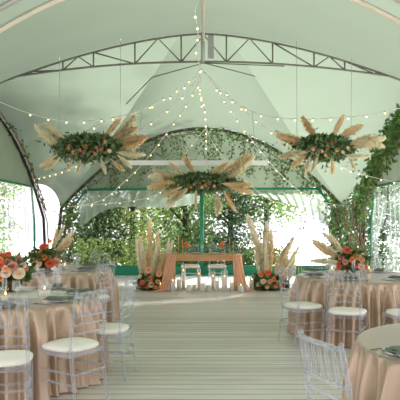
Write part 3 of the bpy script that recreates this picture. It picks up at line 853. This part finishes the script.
def glass_meshes():
    g_ = MB(); g_.lathe([(.033, 0), (.034, .003), (.006, .008), (.004, .05), (.005, .09), (.022, .105), (.034, .13), (.037, .16), (.033, .2), (.031, .2), (.034, .16), (.031, .132), (.02, .11), (0, .1)], n=16)
    f_ = MB(); f_.lathe([(.03, 0), (.031, .003), (.005, .008), (.004, .08), (.012, .1), (.021, .14), (.022, .19), (.019, .235), (.0175, .235), (.020, .19), (.018, .14), (0, .105)], n=16)
    return g_.mesh('wine_glass', M['glass']), f_.mesh('champagne_flute', M['glass'])
wine_me, flute_me = glass_meshes()
def solo(name, me, loc, rz, label, cat, group=None, sc=1):
    o = bpy.data.objects.new(name, me); C.objects.link(o); o.location = loc; o.rotation_euler = (0, 0, rz); o.scale = (sc, sc, sc)
    return tag(o, label, cat, group)
fork_me = MB(); fork_me.box((0, -.03, .003), (.007, .14, .003)); fork_me.box((0, .055, .003), (.022, .03, .003))
for k in (-1, 0, 1): fork_me.box((k * .008, .09, .003), (.003, .045, .003))
fork_me = fork_me.mesh('fork', M['cutlery'], False)
knife_me = MB(); knife_me.box((0, -.05, .003), (.011, .09, .004)); knife_me.add([(-.008, -.005, .002), (.008, -.005, .002), (.008, .10, .002), (-.004, .115, .002), (-.008, -.005, .005), (.008, -.005, .005), (.008, .10, .005), (-.004, .115, .005)], [(0, 1, 2, 3), (4, 5, 6, 7), (0, 1, 5, 4), (2, 3, 7, 6), (1, 2, 6, 5), (0, 3, 7, 4)])
knife_me = knife_me.mesh('table_knife', M['cutlery'], False)
def setting(x, y, tc, where, glasses=True, cut=True):
    d = Vector((tc[0] - x, tc[1] - y)).normalized(); rz = math.atan2(-d.x, d.y); z = TABZ + .002
    sd = Vector((d.y, -d.x))
    solo('charger_plate', charger_me, (x, y, z), rz, 'clear charger plate, %s' % where, 'plate', 'charger plates')
    solo('dinner_plate', plate_me, (x, y, z + .0045), rz, 'white dinner plate, %s' % where, 'plate', 'dinner plates')
    solo('folded_napkin', nap_me, (x, y, z + .022), rz + .25 + U(-.3, .3), 'folded sage napkin, %s' % where, 'napkin', 'folded napkins', .85)
    if cut:
        p = Vector((x, y)) - sd * .185; solo('fork', fork_me, (p.x, p.y, z), rz, 'dark fork, %s' % where, 'fork', 'forks')
        p = Vector((x, y)) + sd * .185; solo('table_knife', knife_me, (p.x, p.y, z), rz, 'dark knife, %s' % where, 'knife', 'knives')
    if glasses:
        p = Vector((x, y)) + d * .22 + sd * .1; solo('wine_glass', wine_me, (p.x, p.y, z), 0, 'wine glass, %s' % where, 'glass', 'wine glasses')
        p = Vector((x, y)) + d * .20 - sd * .0; solo('champagne_flute', flute_me, (p.x, p.y, z), 0, 'champagne flute, %s' % where, 'glass', 'champagne flutes')
t1 = (-1.87, 5.5); t2 = (-2.25, 8.6); t3 = (2.1, 7.6); t4 = (1.79, 3.38)
setting(-1.66, 4.82, t1, 'at the left-edge chair on the front left table')
setting(-1.27, 5.13, t1, 'at the near right side of the front left table')
setting(-1.20, 5.68, t1, 'at the aisle side of the front left table')
setting(-1.55, 6.12, t1, 'at the far right side of the front left table')
setting(-2.15, 7.95, t2, 'at the near side of the rear left table')
setting(-1.66, 8.28, t2, 'at the aisle side of the rear left table')
setting(-1.75, 9.05, t2, 'at the far right side of the rear left table')
setting(1.48, 7.35, t3, 'at the aisle corner of the right table')
setting(1.85, 6.96, t3, 'at the near side of the right table below the centrepiece')
setting(2.45, 7.02, t3, 'at the near right side of the right table')
setting(2.55, 8.1, t3, 'at the far right side of the right table')
setting(1.60, 8.1, t3, 'at the far left side of the right table')
setting(1.13, 3.10, t4, 'on the bare table in the bottom right corner', False)

m = MB()
def rn(u, v): return (-2.62 + 1.5 * u, 5.46 + .6 * v - .12 * u, TABZ + .0012 + .0012 * math.sin(u * 21) * math.sin(v * 5) ** 2)
m.grid(rn, 40, 12)
tag(m.build('table_runner', M['linen']), 'white linen runner laid across the front left table under the large flowers', 'table runner')
# candles
def candle(x, y, z, r, h, ch, label, group, name='candle_in_glass', glass=True, flame=True):
    e = empty(name, (x, y, z), label, 'candle', group)
    if glass:
        m = MB(); m.lathe([(0, .0), (r, .0), (r, h), (r - .004, h), (r - .004, .006), (0, .006)], n=20); m.build('glass_cylinder', M['glass'], e)
    m = MB(); rc = r * .78 if glass else r
    m.lathe([(rc, .007), (rc, ch * .97), (rc * .9, ch), (rc * .3, ch - .004), (0, ch - .004)], n=16); m.build('candle', M['wax'], e)
    if flame:
        m = MB(); m.tube([(0, 0, ch - .004), (0, 0, ch + .012)], .0015, 4); m.build('wick', M['cutlery'], e)
        m = MB(); m.lathe([(0, ch + .008), (.006, ch + .014), (.007, ch + .022), (.003, ch + .036), (0, ch + .044)], n=8); m.build('flame', M['flame'], e)
candle(-1.50, 5.50, TABZ + .001, .062, .115, .06, 'wide glass candle on the front left table beside the big flowers', 'table candles')
candle(-1.74, 5.10, TABZ + .001, .036, .07, .06, 'short white candle at the left edge, near side of the front left table', 'table candles')
candle(-1.98, 5.02, TABZ + .001, .034, .10, .08, 'taller white candle at the very left edge of the front left table', 'table candles')
candle(-2.42, 8.28, TABZ + .001, .04, .10, .06, 'glass candle left of the flowers on the rear left table', 'table candles')
candle(-2.0, 8.42, TABZ + .001, .04, .12, .06, 'glass candle right of the flowers on the rear left table', 'table candles')
candle(1.78, 7.7, TABZ + .001, .04, .13, .07, 'glass candle left of the flowers on the right table', 'table candles')
# round bowl candle
e = empty('candle_in_glass', (2.36, 7.95, TABZ + .001), 'round glass bowl candle right of the flowers on the right table', 'candle', 'table candles')
m = MB(); m.lathe([(0, 0), (.04, .0), (.068, .035), (.075, .07), (.066, .105), (.055, .125), (.052, .125), (.062, .105), (.071, .07), (.064, .037), (.038, .004), (0, .004)], n=24); m.build('glass_bowl', M['glass'], e)
m = MB(); m.lathe([(.03, .006), (.03, .055), (.0, .055)], n=14); m.build('candle', M['wax'], e)
m = MB(); m.lathe([(0, .058), (.007, .066), (.004, .085), (0, .095)], n=8); m.build('flame', M['flame'], e)

# ------------------------------------------------------------------ centrepieces
def centrepiece(x, y, label, fl, rad, plumes=(), fol=(0, 0, .24), sc=1, nleaf=320):
    e = empty('flower_centrepiece', (x, y, TABZ + .001), label, 'flower arrangement', 'table centrepieces')
    m = MB(); m.lathe([(0, 0), (.055, 0), (.055, .008), (.018, .02), (.014, .06), (.03, .075), (.085, .095), (.105, .135), (.1, .135), (.08, .1), (0, .085)], n=24); m.build('footed_bowl', M['bronze'], e)
    leafball(e, fol, rad, nleaf, .085)
    flowers(e, fl)
    for (p, d, L_, w, k) in plumes: plume(e, p, d, L_, w, k, U(0, 6))
    return e
def ring_fl(spec, s):
    return [(px / s, dy, pz / s, k, r) for (px, pz, k, r, dy) in spec]
# front left: centre px 12, bowl foot y~291
s = 97.0
fl = ring_fl([(-6, 32, 'orange', .055, -.14), (-1, 37, 'coral', .05, -.05), (-8, 36, 'coral', .05, -.05), (-4, 28, 'coral', .05, -.18), (2, 31, 'pinkp', .05, -.12), (8, 27, 'pinkp', .062, -.18), (3, 21, 'creamp', .065, -.22), (14, 20, 'creamp', .075, -.18), (-8, 22, 'orange', .05, -.22), (-3, 16, 'orange', .045, -.22), (-10, 14, 'peachp', .07, -.2),
    (-16, 26, 'coral', .06, -.1), (-22, 22, 'peachp', .06, -.1), (15, 27, 'creamp', .05, -.1), (9, 33, 'pinkp', .045, -.02), (-14, 34, 'pinkp', .05, 0), (-26, 15, 'orange', .05, -.05), (18, 24, 'peachp', .04, -.08), (-18, 15, 'creamp', .06, -.15), (3, 25, 'peachp', .04, -.24)], s)
centrepiece(-1.95, 5.86, 'large orange and cream flower arrangement at the left edge of the front left table', fl, (.24, .18, .14), fol=(-.02, 0, .22), nleaf=330)
s = 68.0
fl = ring_fl([(-2, 24, 'coral', .075, -.05), (3, 29, 'orange', .04, 0), (-4, 18, 'orange', .05, -.1), (0, 14, 'orange', .055, -.14), (-6, 8, 'creamp', .075, -.14), (-10, 14, 'peachp', .065, -.06), (6, 8, 'coral', .08, -.14), (11, 9, 'peachp', .07, -.08), (4, 14, 'orange', .045, -.12), (8, 15, 'pinkp', .06, -.04), (-5, 13, 'orange', .04, -.14), (1, 19, 'peachp', .05, -.04), (-11, 8, 'peachp', .045, -.1), (12, 14, 'pinkp', .05, 0)], s)
centrepiece(-2.22, 8.25, 'orange and peach flower centrepiece on the rear left table', fl, (.2, .14, .12), [((.05, .05, .2), (.65, 0, .75), .5, 1.1, 2), ((.05, .05, .2), (.9, 0, .6), .42, 1.1, 0), ((0, .08, .2), (.5, .1, 1), .5, 1, 3), ((.03, .08, .2), (.35, .1, 1), .42, 1, 0)], fol=(-.03, 0, .2))
fl = ring_fl([(-2, 19, 'coral', .07, -.08), (2, 10, 'orange', .06, -.15), (-8, 12, 'pinkp', .05, -.1), (8, 13, 'peachp', .07, -.1), (12, 10, 'peachp', .06, -.12), (-10, 3, 'coral', .045, -.08), (6, 5, 'orange', .05, -.15), (14, 14, 'creamp', .05, -.04), (11, 3, 'orange', .05, -.13), (-5, 8, 'pinkp', .05, -.15), (16, 8, 'peachp', .05, -.06), (3, 17, 'peachp', .05, -.05), (-9, 8, 'orange', .04, -.05), (17, 3, 'orange', .04, -.06)], 72)
centrepiece(2.03, 7.85, 'orange flower centrepiece with pale pampas on the right table', [(a, b_, c_ + .06, d, r_) for a, b_, c_, d, r_ in fl], (.23, .15, .12), [((-.04, 0, .2), (-1, 0, .75), .48, 1.2, 2), ((-.05, 0, .18), (-1, 0, .4), .48, 1.15, 0), ((-.05, -.03, .16), (-1, -.1, .12), .46, 1.1, 3), ((0, .05, .2), (-.5, .1, 1), .46, 1.2, 2), ((-.02, 0, .2), (-.75, 0, 1), .4, 1.2, 3)], fol=(.06, 0, .2))

# ------------------------------------------------------------------ head table and what stands round it
HY = 12.4
e = empty('head_table', (.10, HY, 0), 'narrow honey-coloured wooden head table before the green post', 'table')
m = MB(); m.box((0, 0, .745), (1.56, .62, .03)); m.build('tabletop', M['wood'], e, False)
m = MB(); m.box((0, -.27, .68), (1.42, .025, .1)); m.box((0, .27, .68), (1.42, .025, .1))
for x in (-.72, .72): m.box((x, 0, .68), (.025, .52, .1))
m.build('apron', M['wood'], e, False)
for x in (-.68, .68):
    for y in (-.25, .25):
        m = MB(); m.box((x, y, .365), (.07, .07, .73)); m.build('leg', M['wood'], e, False)
def runner(x0, side, label):
    m = MB(); n = 40
    path = [(0, .30, .763), (0, -.30, .764), (side * .0, -.335, .75), (side * .02, -.35, .6), (side * .05, -.37, .4), (side * .09, -.4, .2), (side * .13, -.44, .05), (side * .28, -.55, .012), (side * .5, -.6, .010)]
    def f(u, v):
        t = v * (len(path) - 1); i = min(int(t), len(path) - 2); p = lerp(Vector(path[i]), Vector(path[i + 1]), t - i)
        w = .2 + .08 * max(0, v - .3)
        dz = .012 * math.sin(u * 22 + v * 3)
        onfl = v > .8
        return (x0 + p.x + (u - .5) * w + .01 * math.sin(v * 9), HY + p.y - (dz if v > .25 and not onfl else 0), p.z + (abs(dz) if onfl else (.002 if v < .25 else 0)))
    m.grid(f, n, 48)
    tag(m.build('table_runner', M['peach']), label, 'table runner')
runner(-.60, -1, 'peach chiffon runner falling off the left end of the head table')
runner(.78, 1, 'peach chiffon runner falling off the right end of the head table')
hz = .762
def taper(px, h, label):
    x = at(px, 0, HY).x
    e = empty('candlestick', (x, HY - .05, hz), label, 'candlestick', 'candlesticks on the head table')
    m = MB(); m.lathe([(0, 0), (.035, 0), (.035, .006), (.008, .015), (.007, h * .5), (.014, h * .52), (.012, h * .56), (0, h * .56)], n=14); m.build('holder', M['gold'], e)
    m = MB(); m.lathe([(.009, h * .55), (.007, h), (0, h)], n=10); m.build('candle', M['peachp'], e)
taper(178.5, .42, 'tallest gold candlestick near the left end of the head table')
taper(182.5, .33, 'shorter gold candlestick beside the tallest one on the head table')
taper(229.5, .36, 'taller gold candlestick near the right end of the head table')
taper(233, .28, 'shorter gold candlestick at the right end of the head table')
def bud(px, label):
    x = at(px, 0, HY).x
    e = empty('bud_vase', (x, HY - .15, hz), label, 'vase', 'bud vases on the head table')
    m = MB(); m.lathe([(0, 0), (.03, 0), (.035, .04), (.02, .08), (.014, .12), (.011, .12), (.017, .08), (.031, .04), (0, .005)], n=16); m.build('vase', M['glass'], e)
    for (dx, dz, k, r_) in ((0, .23, 'orange', .05), (.03, .17, 'orange', .035), (-.03, .16, 'peachp', .035), (.0, .13, 'creamp', .03)):
        m = MB(); m.tube([(0, 0, .02), (dx, -.01, dz)], .003, 4); m.build('stem', M['leaf'], e)
        place(FN[k], ROSE[k], e, (dx, -.01, dz), aim((dx, -1, .6)), r_)
    leafball(e, (0, 0, .15), (.05, .04, .05), 26, .05)
bud(186.5, 'orange flowers in a clear bud vase on the left half of the head table')
bud(222, 'orange flowers in a clear bud vase on the right half of the head table')
for px, w in ((195, 'left seat'), (214, 'right seat')):
    x = at(px, 0, HY).x
    solo('dinner_plate', plate_me, (x, HY + .05, hz), 0, 'white plate on the head table before the %s' % w, 'plate', 'dinner plates')
    solo('wine_glass', wine_me, (x + .16, HY - .02, hz), 0, 'wine glass on the head table by the %s' % w, 'glass', 'wine glasses')
# floor candles in a row before the table
fc = [(160.5, 291, 9, 4), (168, 290, 12, 5), (173, 291.5, 14, 5), (179, 291, 16, 5), (183.5, 288.5, 24, 4), (189, 292, 10, 6), (194.5, 291, 9, 5), (199, 289, 20, 4), (203, 292, 12, 5), (208.5, 291.5, 9, 6), (213, 289.5, 18, 4), (217, 291.5, 15, 4.5), (224.5, 291.5, 20, 6.5), (232, 291, 12, 5), (238, 290, 17, 4.5), (241, 292.5, 9, 6), (247, 291.5, 10, 5), (252, 290.5, 14, 4.5)]
wd = ['first from the left', 'second from the left', 'third from the left', 'fourth from the left', 'fifth from the left, tall and slim', 'sixth from the left, short and wide', 'seventh from the left', 'eighth from the left, tall and slim', 'ninth from the left, in the middle', 'tenth from the left, short and wide', 'eighth from the right', 'seventh from the right', 'sixth from the right, widest and tall', 'fifth from the right', 'fourth from the right', 'third from the right, short and wide', 'second from the right', 'last on the right']
for (px, py, h, w), lab in zip(fc, wd):
    Y = CAMZ * F / (py - 220); s1 = Y / F
    candle((px - 200) * s1, Y, 0, w * s1 / 2 * 1.05, h * s1 * 1.05, h * s1 * .72, 'glass pillar candle on floor before head table, ' + lab, 'floor candles before the head table')

# pampas towers with gold frames
def tower(x, y, label, frames, plumes, fl, name='pampas_arrangement', n=380):
    e = empty(name, (x, y, 0), label, 'flower arrangement', 'floor arrangements by the head table')
    m = MB(); m.lathe([(0, 0), (.12, 0), (.14, .12), (.12, .15), (0, .15)], n=20); m.build('base_bowl', M['darksteel'], e)
    leafball(e, (0, -.02, .17), (.33, .2, .16), n, .11)
    leafball(e, (0, -.03, .15), (.38, .22, .15), 120, .13, 'euca', 'eucalyptus')
    for (p, d, L_, w, k) in plumes: plume(e, p, d, L_, w, k, U(0, 6))
    for (a, b_, c_, k, r_) in fl: place(FN[k], ROSE[k], e, (a, b_, c_), aim((a, -1, .4), U(0, 6)), r_ * .78)
    return e
def gold_frame(x, y, w, d, h, label):
    e = empty('gold_stand', (x, y, 0), label, 'stand', 'gold frame stands')
    for i in (-1, 1):
        for j in (-1, 1):
            m = MB(); m.box((i * w / 2, j * d / 2, h / 2), (.014, .014, h)); m.build('leg', M['gold'], e, False)
    for z in (h - .007, .007):
        m = MB()
        for i in (-1, 1): m.box((i * w / 2, 0, z), (.0135, d + .014, .0135)); m.box((0, i * d / 2, z), (w + .014, .0135, .0135))
        m.build('top_frame' if z > .1 else 'bottom_frame', M['gold'], e, False)
s = 46.5
tower(-1.03, 12.25, 'tall pampas and orange flower arrangement on the floor left of the head table', None,
    [((-.12, 0, .1), (-.10, .0, 1), 1.02, .8, 3), ((-.04, 0, .1), (.0, 0, 1), 1.36, .72, 1), ((-.2, 0, .1), (-.12, 0, 1), .95, .8, 2), ((.08, 0, .1), (.12, 0, 1), 1.12, .75, 0), ((.14, 0, .1), (.26, 0, 1), .98, .8, 2), ((.02, -.06, .1), (.05, 0, 1), .9, .9, 3), ((-.1, -.06, .1), (-.16, 0, 1), .72, .9, 0), ((.12, -.06, .1), (.22, 0, 1), .75, .9, 1), ((.0, -.08, .1), (-.03, 0, 1), .72, 1, 2), ((.18, .0, .1), (.2, 0, 1), 1.0, .7, 3)],
    [(-.06, -.2, .44, 'peachp', .1), (.16, -.2, .36, 'peachp', .09), (-.02, -.24, .26, 'orange', .08), (-.18, -.22, .18, 'coral', .075), (.0, -.25, .14, 'creamp', .085), (.14, -.24, .2, 'peachp', .07), (-.08, -.24, .1, 'coral', .06), (.24, -.18, .14, 'pinkp', .07), (-.26, -.18, .1, 'pinkp', .06), (.1, -.26, .08, 'orange', .06), (-.24, -.16, .3, 'creamp', .06)])
gold_frame(-1.12, 12.35, .36, .3, 1.16, 'slim gold frame stand among the pampas left of the head table')
tower(1.45, 12.25, 'tall pampas and orange flower arrangement on the floor right of the head table', None,
    [((-.06, 0, .1), (-.10, 0, 1), 1.52, .72, 2), ((-.02, 0, .1), (.0, 0, 1), 1.34, .75, 3), ((.04, 0, .1), (.12, 0, 1), 1.18, .75, 0), ((-.12, 0, .1), (-.12, 0, 1), 1.1, .75, 1), ((.1, 0, .1), (.42, 0, 1), 1.1, .8, 2), ((.12, 0, .1), (.3, 0, 1), .95, .8, 0), ((-.14, -.05, .1), (-.18, 0, 1), .85, .9, 3), ((0, -.06, .1), (.04, 0, 1), .9, .9, 2), ((.1, -.06, .1), (.2, 0, 1), .8, .9, 0), ((.16, 0, .1), (.7, 0, 1), .95, .8, 3), ((-.02, -.06, .1), (-.1, 0, 1), 1.0, .8, 2)],
    [(-.02, -.22, .38, 'coral', .09), (-.16, -.2, .34, 'orange', .07), (.1, -.22, .24, 'orange', .07), (-.12, -.24, .2, 'creamp', .08), (.02, -.25, .2, 'peachp', .075), (.2, -.2, .18, 'peachp', .07), (-.22, -.2, .14, 'creamp', .065), (-.04, -.26, .1, 'peachp', .07), (.14, -.25, .1, 'orange', .06), (.3, -.16, .26, 'coral', .05), (.26, -.2, .1, 'pinkp', .065)], n=420)
gold_frame(1.52, 12.4, .26, .3, 1.26, 'tall slim gold frame stand among the pampas right of the head table')
gold_frame(1.98, 12.3, .36, .34, .8, 'lower gold frame stand at the right of the right pampas arrangement')
e = empty('pampas_arrangement', (1.86, 12.3, 0), 'low bunch of pale pampas standing inside the lower gold frame at right', 'flower arrangement', 'floor arrangements by the head table')
m = MB(); m.lathe([(0, 0), (.07, 0), (.08, .16), (.06, .2), (0, .2)], n=16); m.build('base_bowl', M['darksteel'], e)
for p, d, L_, w, k in (((0, 0, .15), (.05, 0, 1), .62, 1.2, 2), ((.03, 0, .15), (.3, 0, 1), .55, 1.3, 3), ((-.03, 0, .15), (-.15, 0, 1), .6, 1.2, 0), ((.03, -.03, .15), (.5, 0, 1), .42, 1.3, 2)): plume(e, p, d, L_, w, k)

# ------------------------------------------------------------------ light, sky, camera
w = bpy.data.worlds.new('sky'); bpy.context.scene.world = w; w.use_nodes = True
nt = w.node_tree; bg = nt.nodes['Background']
bg.inputs[0].default_value = (1.0, .935, 1.06, 1); bg.inputs[1].default_value = .95
sun = bpy.data.lights.new('sun', 'SUN'); sun.energy = 10.0; sun.angle = math.radians(2.5); sun.color = (1, .97, .95)
so = bpy.data.objects.new('sun', sun); C.objects.link(so)
so.rotation_euler = Vector((-.32, -.85, -.62)).to_track_quat('-Z', 'Y').to_euler()

cam = bpy.data.cameras.new('camera'); co = bpy.data.objects.new('camera', cam); C.objects.link(co)
co.location = (0, 0, CAMZ); co.rotation_euler = (PI / 2, 0, 0)
cam.sensor_width = 36; cam.lens = 36 * F / 400; cam.shift_y = .05; cam.clip_end = 200
sc = bpy.context.scene; sc.camera = co
sc.view_settings.view_transform = 'Standard'; sc.view_settings.look = 'None'; sc.view_settings.gamma = 1
sc.view_settings.use_curve_mapping = False; sc.view_settings.exposure = .92
sc.cycles.use_denoising = True
sc.cycles.max_bounces = 10; sc.cycles.transparent_max_bounces = 24; sc.cycles.diffuse_bounces = 5
